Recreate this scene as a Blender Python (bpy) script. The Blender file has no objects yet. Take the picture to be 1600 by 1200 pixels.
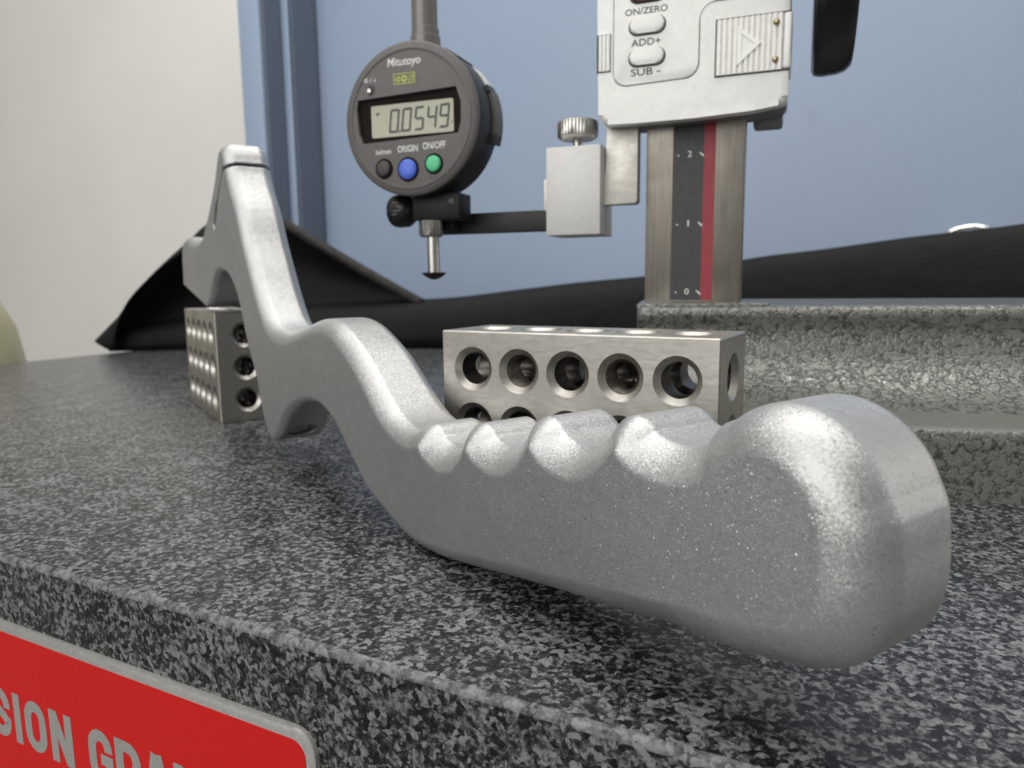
import bpy, bmesh, math, random
import numpy as np
from mathutils import Matrix, Vector
random.seed(4); np.random.seed(4)
R = math.radians
SC = bpy.context.scene
COL = SC.collection
MM = 0.001

# ------------------------------------------------------------------ camera, light, exposure
cam_d = bpy.data.cameras.new('camera')
cam = bpy.data.objects.new('camera', cam_d); COL.objects.link(cam)
PITCH, ROLL = 0.1441, -0.0106
fwd = Vector((0, math.cos(PITCH), -math.sin(PITCH)))
up0 = Vector((0, math.sin(PITCH), math.cos(PITCH)))
rt0 = Vector((1, 0, 0))
# image-down = sin/cos mix of the roll
rt = rt0 * math.cos(ROLL) - up0 * math.sin(-ROLL) * -1
up = up0 * math.cos(ROLL) - rt0 * math.sin(ROLL) * -1
rt = (rt0 * math.cos(ROLL) + up0 * math.sin(ROLL)); up = (up0 * math.cos(ROLL) - rt0 * math.sin(ROLL))
m = Matrix((rt, up, -fwd)).transposed().to_4x4()
m.translation = Vector((0, 0, 64.496 * MM))
cam.matrix_world = m
cam_d.sensor_width = 36; cam_d.lens = 1128.57 / 1600 * 36
cam_d.clip_start = 0.005; cam_d.clip_end = 30
cam_d.dof.use_dof = True; cam_d.dof.focus_distance = 0.135; cam_d.dof.aperture_fstop = 32
SC.camera = cam

world = bpy.data.worlds.new('World'); SC.world = world; world.use_nodes = True
bg = world.node_tree.nodes['Background']
bg.inputs['Color'].default_value = (1.0, 0.985, 0.96, 1); bg.inputs['Strength'].default_value = 0.21

def area(name, loc, target, sx, sy, energy, col):
    d = bpy.data.lights.new(name, 'AREA'); d.shape = 'RECTANGLE'; d.size = sx; d.size_y = sy
    d.energy = energy; d.color = col
    o = bpy.data.objects.new(name, d); COL.objects.link(o)
    o.location = loc
    o.rotation_euler = (Vector(target) - Vector(loc)).to_track_quat('-Z', 'Y').to_euler()
    return o
area('ceiling_light', (-0.55, -0.1, 1.6), (-0.05, 0.4, 0.05), 2.2, 1.5, 8, (1.0, 0.975, 0.94))
area('ceiling_light', (0.15, 0.45, 1.75), (0.1, 0.40, 0.0), 1.6, 0.06, 6, (1.0, 0.98, 0.95))
area('ceiling_panel', (-0.1, 0.2, 1.9), (-0.1, 0.3, 0.0), 3.0, 2.2, 26, (1.0, 0.985, 0.96))
area('side_fill', (1.9, 0.35, 0.55), (0.1, 0.25, 0.05), 1.6, 1.0, 5, (1.0, 0.985, 0.96))  # added fill, stands in for bounce off an unseen wall at right
area('window_light', (-1.35, -1.45, 0.85), (0.0, 0.45, 0.1), 2.3, 1.5, 27, (1.0, 0.985, 0.96))
SC.view_settings.view_transform = 'Standard'; SC.view_settings.look = 'None'
SC.view_settings.exposure = 0.1; SC.view_settings.gamma = 1.0
SC.render.engine = 'CYCLES'
SC.cycles.max_bounces = 8
SC.cycles.use_denoising = True

# ------------------------------------------------------------------ material helpers
class NT:
    def __init__(self, name):
        self.m = bpy.data.materials.new(name); self.m.use_nodes = True
        self.t = self.m.node_tree; self.b = self.t.nodes['Principled BSDF']
        self._co = None
    def n(self, typ, **kw):
        nd = self.t.nodes.new(typ)
        for k, v in kw.items():
            if k.startswith('_'): setattr(nd, k[1:], v)
            else: nd.inputs[k.replace('__', ' ')].default_value = v
        return nd
    def l(self, a, b): self.t.links.new(a, b)
    @property
    def co(self):
        if self._co is None: self._co = self.n('ShaderNodeTexCoord').outputs['Object']
        return self._co
    def noise(self, scale, detail=3, rough=.55, vec=None, stretch=None):
        nd = self.n('ShaderNodeTexNoise', Scale=scale, Detail=detail, Roughness=rough)
        v = vec or self.co
        if stretch:
            mp = self.n('ShaderNodeMapping'); mp.inputs['Scale'].default_value = stretch
            self.l(v, mp.inputs['Vector']); v = mp.outputs['Vector']
        self.l(v, nd.inputs['Vector']); return nd
    def voro(self, scale, feature='F1', rnd=1.0):
        nd = self.n('ShaderNodeTexVoronoi', Scale=scale, Randomness=rnd); nd.feature = feature
        self.l(self.co, nd.inputs['Vector']); return nd
    def ramp(self, fac, stops, interp='LINEAR'):
        nd = self.n('ShaderNodeValToRGB'); cr = nd.color_ramp; cr.interpolation = interp
        while len(cr.elements) < len(stops): cr.elements.new(.5)
        for e, (p, c) in zip(cr.elements, stops):
            e.position = p
            e.color = c if len(c) == 4 else (*c, 1)
        self.l(fac, nd.inputs['Fac']); return nd
    def bump(self, h, strength, dist, prev=None):
        nd = self.n('ShaderNodeBump', Strength=strength, Distance=dist)
        self.l(h, nd.inputs['Height'])
        if prev: self.l(prev, nd.inputs['Normal'])
        return nd.outputs['Normal']
    def mix(self, fac, a, b, mode='MIX'):
        nd = self.n('ShaderNodeMix'); nd.data_type = 'RGBA'; nd.blend_type = mode
        for i, v in ((0, fac), (6, a), (7, b)):
            if hasattr(v, 'node'): self.l(v, nd.inputs[i])
            elif i == 0: nd.inputs[0].default_value = v
            else: nd.inputs[i].default_value = v if len(v) == 4 else (*v, 1)
        return nd.outputs[2]
    def set(self, **kw):
        for k, v in kw.items():
            k = k.replace('__', ' ')
            if hasattr(v, 'node'): self.l(v, self.b.inputs[k])
            else: self.b.inputs[k].default_value = (*v, 1) if isinstance(v, tuple) and len(v) == 3 else v
        return self
def g(v): return (v, v, v)

def simple(name, col, rough=.5, metal=0.0, nscale=400, namp=.12, bump=0.0, spec=.5):
    k = NT(name)
    no = k.noise(nscale, 4)
    lo = tuple(c * (1 - namp) for c in col); hi = tuple(min(1, c * (1 + namp)) for c in col)
    k.set(Base__Color=k.ramp(no.outputs['Fac'], [(.3, lo), (.7, hi)]).outputs['Color'], Metallic=metal)
    k.b.inputs['Specular IOR Level'].default_value = spec
    k.set(Roughness=k.ramp(k.noise(nscale * .35, 2).outputs['Fac'], [(.3, g(max(0, rough - .05))), (.7, g(rough + .05))]).outputs['Color'])
    if bump: k.set(Normal=k.bump(no.outputs['Fac'], bump, .0004))
    return k.m

MAT = {}
def mat_aluminium():
    k = NT('bead_blasted_aluminium')
    v2 = k.voro(5200); v3 = k.voro(6800)
    n1 = k.noise(260, 3); sm_ = k.noise(34, 5, .6)
    c0 = k.ramp(n1.outputs['Fac'], [(.3, (.515, .52, .517)), (.7, (.57, .57, .562))]).outputs['Color']
    k.set(Metallic=.92, Base__Color=k.mix(k.ramp(sm_.outputs['Fac'], [(.40, g(0)), (.72, g(.55))]).outputs['Color'], c0, (.455, .452, .442)))
    sp = k.n('ShaderNodeSeparateColor'); k.l(v3.outputs['Color'], sp.inputs[0])
    k.set(Roughness=k.ramp(sp.outputs[0], [(0, g(.50)), (.90, g(.46)), (.95, g(.34)), (1, g(.28))]).outputs['Color'])
    def tilt(v, amount, gate=None):
        d = k.n('ShaderNodeVectorMath'); d.operation = 'SUBTRACT'; k.l(v.outputs['Color'], d.inputs[0]); d.inputs[1].default_value = (.5, .5, .5)
        sc = k.n('ShaderNodeVectorMath'); sc.operation = 'SCALE'; k.l(d.outputs[0], sc.inputs[0])
        if gate is None: sc.inputs['Scale'].default_value = amount
        else: k.l(gate, sc.inputs['Scale'])
        return sc.outputs[0]
    geo = k.n('ShaderNodeNewGeometry')
    # fine beads tilt the normal a little; a few facets tilt it far and glint
    gate = k.n('ShaderNodeMapRange'); k.l(sp.outputs[0], gate.inputs['Value'])
    for nm, vl in (('From Min', .86), ('From Max', 1.0), ('To Min', 0.0), ('To Max', .58)): gate.inputs[nm].default_value = vl
    ad = k.n('ShaderNodeVectorMath'); ad.operation = 'ADD'; k.l(geo.outputs['Normal'], ad.inputs[0]); k.l(tilt(v2, .22), ad.inputs[1])
    ad2 = k.n('ShaderNodeVectorMath'); ad2.operation = 'ADD'; k.l(ad.outputs[0], ad2.inputs[0]); k.l(tilt(v3, 0, gate.outputs[0]), ad2.inputs[1])
    nr = k.n('ShaderNodeVectorMath'); nr.operation = 'NORMALIZE'; k.l(ad2.outputs[0], nr.inputs[0])
    k.set(Normal=nr.outputs[0])
    return k.m
MAT['alu'] = mat_aluminium()

def mat_granite(name, frosted=0.0):
    k = NT(name)
    warp = k.noise(520, 4)
    ad = k.n('ShaderNodeVectorMath'); ad.operation = 'MULTIPLY_ADD'
    k.l(warp.outputs['Color'], ad.inputs[0]); ad.inputs[1].default_value = (.0020, .0020, .0020); k.l(k.co, ad.inputs[2])
    vv = k.n('ShaderNodeTexVoronoi', Scale=860); k.l(ad.outputs[0], vv.inputs['Vector'])
    sp = k.n('ShaderNodeSeparateColor'); k.l(vv.outputs['Color'], sp.inputs[0])
    n2 = k.noise(960, 5, .66, vec=ad.outputs[0])
    n3 = k.noise(75, 3)
    a = k.n('ShaderNodeMath'); a.operation = 'MULTIPLY_ADD'; k.l(sp.outputs[0], a.inputs[0]); a.inputs[1].default_value = .34; k.l(n2.outputs['Fac'], a.inputs[2])
    a2 = k.n('ShaderNodeMath'); a2.operation = 'MULTIPLY_ADD'; k.l(n3.outputs['Fac'], a2.inputs[0]); a2.inputs[1].default_value = .30; k.l(a.outputs[0], a2.inputs[2])
    lift = frosted
    col = k.ramp(a2.outputs[0], [(.64, g(.006)), (.76, g(.020)), (.85, g(.070)), (1.04, (.215, .22, .222))])
    bl = k.noise(48, 3); fine = k.ramp(n2.outputs['Fac'], [(.35, g(0)), (.6, g(1))])
    pm = k.n('ShaderNodeMath'); pm.operation = 'MULTIPLY'; k.l(k.ramp(bl.outputs['Fac'], [(.69, g(0)), (.74, g(.8))]).outputs['Color'], pm.inputs[0]); k.l(fine.outputs['Color'], pm.inputs[1])
    cc = k.mix(pm.outputs[0], col.outputs['Color'], (.17, .172, .168))
    if lift:
        ed = k.noise(330, 5, .7)
        cc = k.mix(k.ramp(ed.outputs['Fac'], [(.40, g(.05)), (.66, g(.8))]).outputs['Color'], cc, (.26, .26, .255))
    k.set(Base__Color=cc)
    k.set(Roughness=.27 if not frosted else .38)
    k.b.inputs['Specular IOR Level'].default_value = .38
    k.set(Normal=k.bump(n2.outputs['Fac'], .12 if not frosted else .6, .0005))
    return k.m
MAT['granite'] = mat_granite('black_granite')
MAT['granite_edge'] = mat_granite('ground_granite_edge', .15)

def mat_steel(name, lo, hi, rough, stretch=(60, 1500, 1500), aniso=0.0):
    k = NT(name)
    n = k.noise(1, 4, .6, stretch=stretch)
    st = k.noise(70, 4, .6)
    c1 = k.ramp(n.outputs['Fac'], [(.3, lo), (.7, hi)]).outputs['Color']
    c2 = k.mix(k.ramp(st.outputs['Fac'], [(.42, g(0)), (.70, g(.5))]).outputs['Color'], c1, tuple(c * .72 for c in lo))
    k.set(Metallic=1.0, Base__Color=c2)
    k.set(Roughness=k.ramp(st.outputs['Fac'], [(.3, g(rough - .04)), (.7, g(rough + .10))]).outputs['Color'])
    k.set(Normal=k.bump(n.outputs['Fac'], .10, .0003))
    return k.m
MAT['block_steel'] = mat_steel('ground_block_steel', (.44, .42, .38), (.585, .565, .52), .36, (260, 800, 800))
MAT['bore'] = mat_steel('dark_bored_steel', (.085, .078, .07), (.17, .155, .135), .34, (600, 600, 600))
MAT['column_steel'] = mat_steel('brushed_column_steel', (.30, .275, .235), (.42, .39, .34), .38, (900, 900, 40))
MAT['plain_steel'] = mat_steel('plain_steel', (.52, .51, .48), (.66, .65, .61), .25, (900, 900, 90))
MAT['jaw_steel'] = mat_steel('satin_jaw_steel', (.60, .58, .53), (.72, .70, .65), .5, (300, 900, 900))
MAT['dark_tip'] = simple('dark_carbide', (.05, .03, .025), .35, .6)

def mat_hammer():
    k = NT('hammertone_paint')
    w = k.noise(300, 2)
    ad = k.n('ShaderNodeVectorMath'); ad.operation = 'MULTIPLY_ADD'
    k.l(w.outputs['Color'], ad.inputs[0]); ad.inputs[1].default_value = (.0035, .0035, .0035); k.l(k.co, ad.inputs[2])
    def ridge(scale, det):
        n = k.n('ShaderNodeTexNoise', Scale=scale, Detail=det, Roughness=.5); k.l(ad.outputs[0], n.inputs['Vector'])
        d = k.n('ShaderNodeMath'); d.operation = 'SUBTRACT'; k.l(n.outputs['Fac'], d.inputs[0]); d.inputs[1].default_value = .5
        e = k.n('ShaderNodeMath'); e.operation = 'ABSOLUTE'; k.l(d.outputs[0], e.inputs[0]); return e.outputs[0]
    r1 = k.ramp(ridge(270, 2), [(0, g(0)), (.025, g(.45)), (.07, g(.85)), (.16, g(1))])
    r2 = k.ramp(ridge(430, 1), [(0, g(.35)), (.03, g(.75)), (.09, g(1))])
    n = k.noise(420, 3)
    h = k.n('ShaderNodeMath'); h.operation = 'MULTIPLY'; k.l(r1.outputs['Color'], h.inputs[0]); k.l(r2.outputs['Color'], h.inputs[1])
    hh = k.n('ShaderNodeMath'); hh.operation = 'MULTIPLY_ADD'; k.l(n.outputs['Fac'], hh.inputs[0]); hh.inputs[1].default_value = .4; k.l(h.outputs[0], hh.inputs[2])
    web = k.ramp(hh.outputs[0], [(.25, (.06, .062, .056)), (.70, (.175, .178, .162)), (1.0, (.225, .23, .21))])
    k.set(Base__Color=web.outputs['Color'], Roughness=.15, Metallic=.25)
    k.set(Normal=k.bump(hh.outputs[0], .27, .0009))
    return k.m
MAT['hammer'] = mat_hammer()
def mat_hammer_smooth():
    k = NT('smooth_grey_enamel')
    n = k.noise(700, 3)
    k.set(Base__Color=k.ramp(n.outputs['Fac'], [(.3, (.135, .138, .122)), (.7, (.165, .168, .152))]).outputs['Color'], Roughness=.32)
    k.set(Normal=k.bump(n.outputs['Fac'], .25, .0005))
    return k.m
MAT['enamel'] = mat_hammer_smooth()

MAT['head_white'] = simple('satin_white_housing', (.82, .82, .79), .40, .12, 500, .04, .04)
MAT['panel_white'] = simple('panel_white', (.83, .83, .80), .42, .1, 500, .03)
MAT['rib_silver'] = simple('silver_ribs', (.84, .84, .81), .36, .1, 500, .05)
MAT['clamp_white'] = simple('matt_silver_clamp', (.68, .68, .66), .5, .1, 500, .05, .05)
MAT['shell_grey'] = simple('grey_shell', (.20, .205, .21), .42, .3, 500, .05)
MAT['stem_grey'] = simple('grey_stem', (.20, .19, .18), .38, .25, 900, .08)
MAT['seam'] = simple('dark_seam', (.05, .05, .05), .6)
MAT['print_dark'] = simple('dark_print', (.09, .09, .085), .6)
MAT['print_white'] = simple('white_print', (.75, .75, .73), .6)
MAT['print_yellow'] = simple('yellow_print', (.55, .58, .13), .6)
MAT['dial_grey'] = simple('grey_dial_plastic', (.125, .118, .112), .5, 0, 900, .08, .05)
MAT['dial_dark'] = simple('dark_dial_body', (.028, .028, .03), .45, 0, 900, .1, .05)
MAT['black_gloss'] = simple('black_knob', (.008, .008, .008), .3)
MAT['black_satin'] = simple('black_oxide', (.007, .007, .008), .5, 0, 700, .2, 0, .3)
MAT['arm_dark'] = simple('dark_rod', (.018, .0165, .016), .55, 0, 500, .15)
MAT['window'] = simple('lcd_surround', (.014, .009, .006), .65, 0, 400, .12, 0, .12)
MAT['lcd'] = simple('lcd_glass', (.47, .47, .36), .35, 0, 300, .03)
MAT['segment'] = simple('lcd_segment', (.075, .085, .075), .5)
MAT['btn_black'] = simple('black_button', (.05, .047, .045), .5)
MAT['btn_blue'] = simple('blue_button', (.085, .17, .75), .4)
MAT['btn_green'] = simple('green_button', (.10, .62, .30), .4)
MAT['btn_red'] = simple('dark_red_button', (.07, .018, .014), .4)
MAT['scale_black'] = simple('scale_black', (.045, .045, .048), .5, 0, 1500, .12)
MAT['scale_red'] = simple('scale_red', (.33, .03, .045), .5, 0, 1500, .12)
MAT['brass'] = simple('brass_screw', (.42, .33, .19), .3, 1.0)
MAT['label_red'] = simple('red_label', (.62, .012, .010), .6, 0, 900, .05, 0, .22)
MAT['label_silver'] = simple('brushed_label_metal', (.42, .415, .39), .5, .4, 1500, .12)
MAT['chrome'] = simple('chrome', (.8, .8, .78), .12, 1.0)
MAT['cream'] = simple('cream_plastic', (.47, .43, .27), .5, 0, 40, .06)

def mat_paint(name, c, var, rough, spots=True):
    k = NT(name)
    n = k.noise(3.2, 4); f = k.noise(420, 3)
    col = k.ramp(n.outputs['Fac'], [(.3, tuple(x * (1 - var) for x in c)), (.7, tuple(x * (1 + var) for x in c))]).outputs['Color']
    if spots:
        s = k.noise(22, 3)
        col = k.mix(k.ramp(s.outputs['Fac'], [(.66, g(0)), (.78, g(.22))]).outputs['Color'], col, tuple(x * .62 for x in c))
    k.set(Base__Color=col, Roughness=rough, Normal=k.bump(f.outputs['Fac'], .15, .0008))
    return k.m
MAT['blue'] = mat_paint('blue_cabinet_paint', (.315, .40, .535), .04, .45)
MAT['wall'] = mat_paint('beige_wall_paint', (.86, .845, .795), .03, .8, False)

def mat_vinyl():
    k = NT('black_vinyl')
    f = k.noise(900, 3); w = k.noise(38, 3)
    k.set(Base__Color=k.ramp(f.outputs['Fac'], [(.3, g(.003)), (.7, (.007, .0068, .0066))]).outputs['Color'], Roughness=.62)
    k.b.inputs['Specular IOR Level'].default_value = .22
    nb = k.bump(w.outputs['Fac'], .35, .006)
    k.set(Normal=k.bump(f.outputs['Fac'], .25, .0006, nb))
    return k.m
MAT['vinyl'] = mat_vinyl()
MAT['hem'] = simple('worn_hem', (.026, .024, .021), .7, 0, 160, .5, .3)

# ------------------------------------------------------------------ object helpers
def link(name, mesh, mats, parent=None, smooth=None, loc=None, rotz=None):
    if not isinstance(mats, (list, tuple)): mats = [mats]
    for x in mats: mesh.materials.append(x)
    o = bpy.data.objects.new(name, mesh); COL.objects.link(o)
    if smooth is not None:
        mesh.shade_smooth() if hasattr(mesh, 'shade_smooth') else None
        if smooth < 180: mesh.set_sharp_from_angle(angle=R(smooth))
    if parent: o.parent = parent
    if loc: o.location = [c * MM for c in loc]
    if rotz is not None: o.rotation_euler = (0, 0, rotz)
    return o
def tag(o, label, cat=None, group=None, kind=None):
    if label: o['label'] = label
    if cat: o['category'] = cat
    if group: o['group'] = group
    if kind: o['kind'] = kind
    return o
def empty(name, loc, rotz, label, cat, group=None):
    o = bpy.data.objects.new(name, None); COL.objects.link(o); o.empty_display_size = .01
    o.location = [c * MM for c in loc]; o.rotation_euler = (0, 0, rotz)
    return tag(o, label, cat, group)
def mesh_from(verts, faces):
    me = bpy.data.meshes.new('m'); me.from_pydata([tuple(c * MM for c in v) for v in verts], [], faces); me.update(); return me
def bm_mesh(bm):
    bmesh.ops.recalc_face_normals(bm, faces=bm.faces)
    for v in bm.verts: v.co *= MM
    me = bpy.data.meshes.new('m'); bm.to_mesh(me); bm.free(); return me
def add_box(bm, x0, x1, y0, y1, z0, z1, bev=0, seg=2):
    r = bmesh.ops.create_cube(bm, size=1)
    vs = r['verts']
    for v in vs:
        v.co = Vector(((x0 + x1) / 2 + v.co.x * (x1 - x0), (y0 + y1) / 2 + v.co.y * (y1 - y0), (z0 + z1) / 2 + v.co.z * (z1 - z0)))
    if bev:
        es = list({e for v in vs for e in v.link_edges})
        bmesh.ops.bevel(bm, geom=es, offset=bev, segments=seg, affect='EDGES', profile=.5)
def box(name, dims, mat, parent, bev=0, seg=2):
    bm = bmesh.new(); add_box(bm, *dims, bev=bev, seg=seg); return link(name, bm_mesh(bm), mat, parent, 40)
def lathe_bm(bm, prof, n=32, axis='z', c=(0, 0, 0), mod=None):
    """prof: list of (radius, along). Caps the ends. axis: z, x or y"""
    rings = []
    for j, (r, h) in enumerate(prof):
        ring = []
        for i in range(n):
            a = 2 * math.pi * i / n
            rr = r * (mod(i, j) if mod else 1)
            p, q = rr * math.cos(a), rr * math.sin(a)
            if axis == 'z': co = (p, q, h)
            elif axis == 'x': co = (h, p, q)
            else: co = (q, h, p)
            ring.append(bm.verts.new((co[0] + c[0], co[1] + c[1], co[2] + c[2])))
        rings.append(ring)
    for a, b in zip(rings, rings[1:]):
        for i in range(n): bm.faces.new((a[i], a[(i + 1) % n], b[(i + 1) % n], b[i]))
    bm.faces.new(rings[0][::-1]); bm.faces.new(rings[-1])
def lathe(name, prof, mat, parent, n=32, axis='z', c=(0, 0, 0), mod=None, smooth=35):
    bm = bmesh.new(); lathe_bm(bm, prof, n, axis, c, mod); return link(name, bm_mesh(bm), mat, parent, smooth)
def prism_bm(bm, pts, y0, y1, bev=0, seg=2):
    """pts in (x, z); extruded along y from y0 (front) to y1; bevel on the front rim"""
    f = [bm.verts.new((x, y0, z)) for x, z in pts]; b = [bm.verts.new((x, y1, z)) for x, z in pts]
    n = len(pts)
    ff = bm.faces.new(f); bm.faces.new(b[::-1])
    for i in range(n): bm.faces.new((f[i], b[i], b[(i + 1) % n], f[(i + 1) % n]))
    if bev: bmesh.ops.bevel(bm, geom=list(ff.edges), offset=bev, segments=seg, affect='EDGES', profile=.5)
def prism(name, pts, y0, y1, mat, parent, bev=0, seg=2, smooth=40):
    bm = bmesh.new(); prism_bm(bm, pts, y0, y1, bev, seg); return link(name, bm_mesh(bm), mat, parent, smooth)
def arc(cx, cy, r, a0, a1, n=6):
    return [(cx + r * math.cos(R(a0 + (a1 - a0) * i / n)), cy + r * math.sin(R(a0 + (a1 - a0) * i / n))) for i in range(n + 1)]
def rrect(x0, x1, z0, z1, r, n=6):
    return arc(x1 - r, z1 - r, r, 0, 90, n) + arc(x0 + r, z1 - r, r, 90, 180, n) + arc(x0 + r, z0 + r, r, 180, 270, n) + arc(x1 - r, z0 + r, r, 270, 360, n)
def boolean(o, cutters):
    for c in cutters:
        md = o.modifiers.new('b', 'BOOLEAN'); md.operation = 'DIFFERENCE'; md.solver = 'EXACT'; md.object = c; md.use_self = False; md.material_mode = 'TRANSFER'
    dg = bpy.context.evaluated_depsgraph_get()
    me = bpy.data.meshes.new_from_object(o.evaluated_get(dg))
    o.modifiers.clear(); old = o.data; o.data = me
    for c in cutters:
        cm = c.data; bpy.data.objects.remove(c); bpy.data.meshes.remove(cm)
    bpy.data.meshes.remove(old)
def text_obj(name, body, x0, x1, z0, z1, y, mat, parent, bold=0.0, depth=.12, shear=0.0):
    """flat lettering fitted to the rectangle x0..x1, z0..z1 on the plane y (facing -y)"""
    cu = bpy.data.curves.new('t', 'FONT'); cu.body = body; cu.size = 1; cu.extrude = 0.02; cu.offset = bold; cu.shear = shear; cu.resolution_u = 4
    t = bpy.data.objects.new('t', cu); COL.objects.link(t)
    dg = bpy.context.evaluated_depsgraph_get()
    me = bpy.data.meshes.new_from_object(t.evaluated_get(dg))
    bpy.data.objects.remove(t); bpy.data.curves.remove(cu)
    v = np.array([w.co[:] for w in me.vertices]); lo = v.min(0); hi = v.max(0)
    for w in me.vertices:
        x = x0 + (w.co.x - lo[0]) / (hi[0] - lo[0]) * (x1 - x0)
        z = z0 + (w.co.y - lo[1]) / (hi[1] - lo[1]) * (z1 - z0)
        w.co = (x * MM, (y - depth if w.co.z > 0 else y + depth * .3) * MM, z * MM)
    me.update()
    return link(name, me, mat, parent)

# ------------------------------------------------------------------ granite surface plate
PY = R(-27.2)
plate = empty('granite_plate', (-123.6, 166.22, 0), PY, 'black speckled granite surface plate with a light ground edge, everything stands on it', 'surface plate')
def build_plate():
    bm = bmesh.new(); add_box(bm, -456, 458, 0, 610, -100, 0)
    es = [e for e in bm.edges]
    r = bmesh.ops.bevel(bm, geom=es, offset=1.4, segments=4, affect='EDGES', profile=.5, material=1)
    return link('slab', bm_mesh(bm), [MAT['granite'], MAT['granite_edge']], plate, 60)
build_plate()

label = empty('name_plate', (-123.6, 166.22, 0), PY, 'red metal plate with silver border and lettering on the front of the granite plate', 'sign')
prism('backing', rrect(-64, 98.5, -66, -16.7, 5), -1.1, 0.0, MAT['label_silver'], label, .25)
prism('red_field', rrect(-61.6, 96.2, -63, -19.1, 3.4), -1.22, -1.0, MAT['label_red'], label)
def A2(cx, cy, rx, ry, a0, a1, n=9):
    return [(cx + rx * math.cos(R(a0 + (a1 - a0) * i / n)), cy + ry * math.sin(R(a0 + (a1 - a0) * i / n))) for i in range(n + 1)]
def glyph(ch, w, h, t):
    e = t / 2; l, r_, b, tp = e, w - e, e, h - e; rx = (w - t) / 2; ry = rx * 1.1; cx = w / 2; m = h * .5
    if ch == 'I': return [[(e, 0), (e, h)]]
    if ch == 'O': return [A2(cx, tp - ry, rx, ry, 0, 180) + A2(cx, b + ry, rx, ry, 180, 360) + [(r_, tp - ry)]]
    if ch == 'S': return [A2(cx, tp - ry, rx, ry, -12, 180) + [(l + w * .03, h * .645), (l + w * .14, h * .575), (r_ - w * .14, h * .425), (r_ - w * .03, h * .355)] + A2(cx, b + ry, rx, ry, 0, -192)]
    if ch == 'C': return [A2(cx, tp - ry, rx, ry, -10, 180) + A2(cx, b + ry, rx, ry, 180, 370)]
    if ch == 'G': return [A2(cx, tp - ry, rx, ry, -8, 180) + A2(cx, b + ry, rx, ry, 180, 352) + [(r_, h * .46), (cx, h * .46)], [(r_, 0), (r_, h * .3)]]
    if ch == 'N': return [[(l, 0), (l, h)], [(r_, 0), (r_, h)], [(l + t * .1, h - t * .2), (r_ - t * .1, t * .2)]]
    if ch == 'E': return [[(l, 0), (l, h)], [(l, tp), (w, tp)], [(l, m), (w * .92, m)], [(l, b), (w, b)]]
    if ch == 'T': return [[(cx, 0), (cx, tp)], [(0, tp), (w, tp)]]
    if ch == 'A': return [[(l * .7, 0), (cx - t * .12, h)], [(w - l * .7, 0), (cx + t * .12, h)], [(w * .25, h * .26), (w * .75, h * .26)]]
    ry = h * .25
    bowl = [(l, tp), (cx, tp)] + A2(cx, tp - ry + e * .0, rx, ry, 90, -90) + [(l, tp - 2 * ry)]
    if ch == 'P': return [[(l, 0), (l, h)], bowl]
    if ch == 'R': return [[(l, 0), (l, h)], bowl, [(cx, tp - 2 * ry), (r_, h * .42 - e), (r_, 0)]]
def ribbon(bm, pts, t, x0, z0, y):
    pts = [Vector(p) for i, p in enumerate(pts) if i == 0 or (Vector(p) - Vector(pts[i - 1])).length > 1e-4]
    L, Rr = [], []
    for i, p in enumerate(pts):
        d1 = (p - pts[i - 1]).normalized() if i else (pts[1] - p).normalized()
        d2 = (pts[i + 1] - p).normalized() if i < len(pts) - 1 else d1
        d = (d1 + d2)
        d = d.normalized() if d.length > .1 else d1
        k = min(1.4, 1 / max(.5, d.dot(d1)))
        nn = Vector((-d.y, d.x)) * (t / 2 * k)
        L.append(bm.verts.new((x0 + p.x + nn.x, y, z0 + p.y + nn.y))); Rr.append(bm.verts.new((x0 + p.x - nn.x, y, z0 + p.y - nn.y)))
    for i in range(len(pts) - 1): bm.faces.new((L[i], L[i + 1], Rr[i + 1], Rr[i]))
LW = {'I': 2.9}
def word(body, x0, x1, z0=-47.9, z1=-34.6):
    ws = [LW.get(c, 8.6) for c in body]; gap = ((x1 - x0) - sum(ws)) / (len(body) - 1); x = x0
    for c, wd in zip(body, ws):
        bm = bmesh.new()
        for q, pl in enumerate(glyph(c, wd, z1 - z0, 2.75)): ribbon(bm, pl, 2.75, x, z0, -1.27 - .004 * q)
        for f in bm.faces:
            if f.normal.y > 0: f.normal_flip()
        for v in bm.verts: v.co *= MM
        me = bpy.data.meshes.new('m'); bm.to_mesh(me); bm.free()
        link('letter', me, MAT['label_silver'], label)
        x += wd + gap
word('PRECISION', -55.5, 24.0); word('GRANITE', 30.0, 91)
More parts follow.
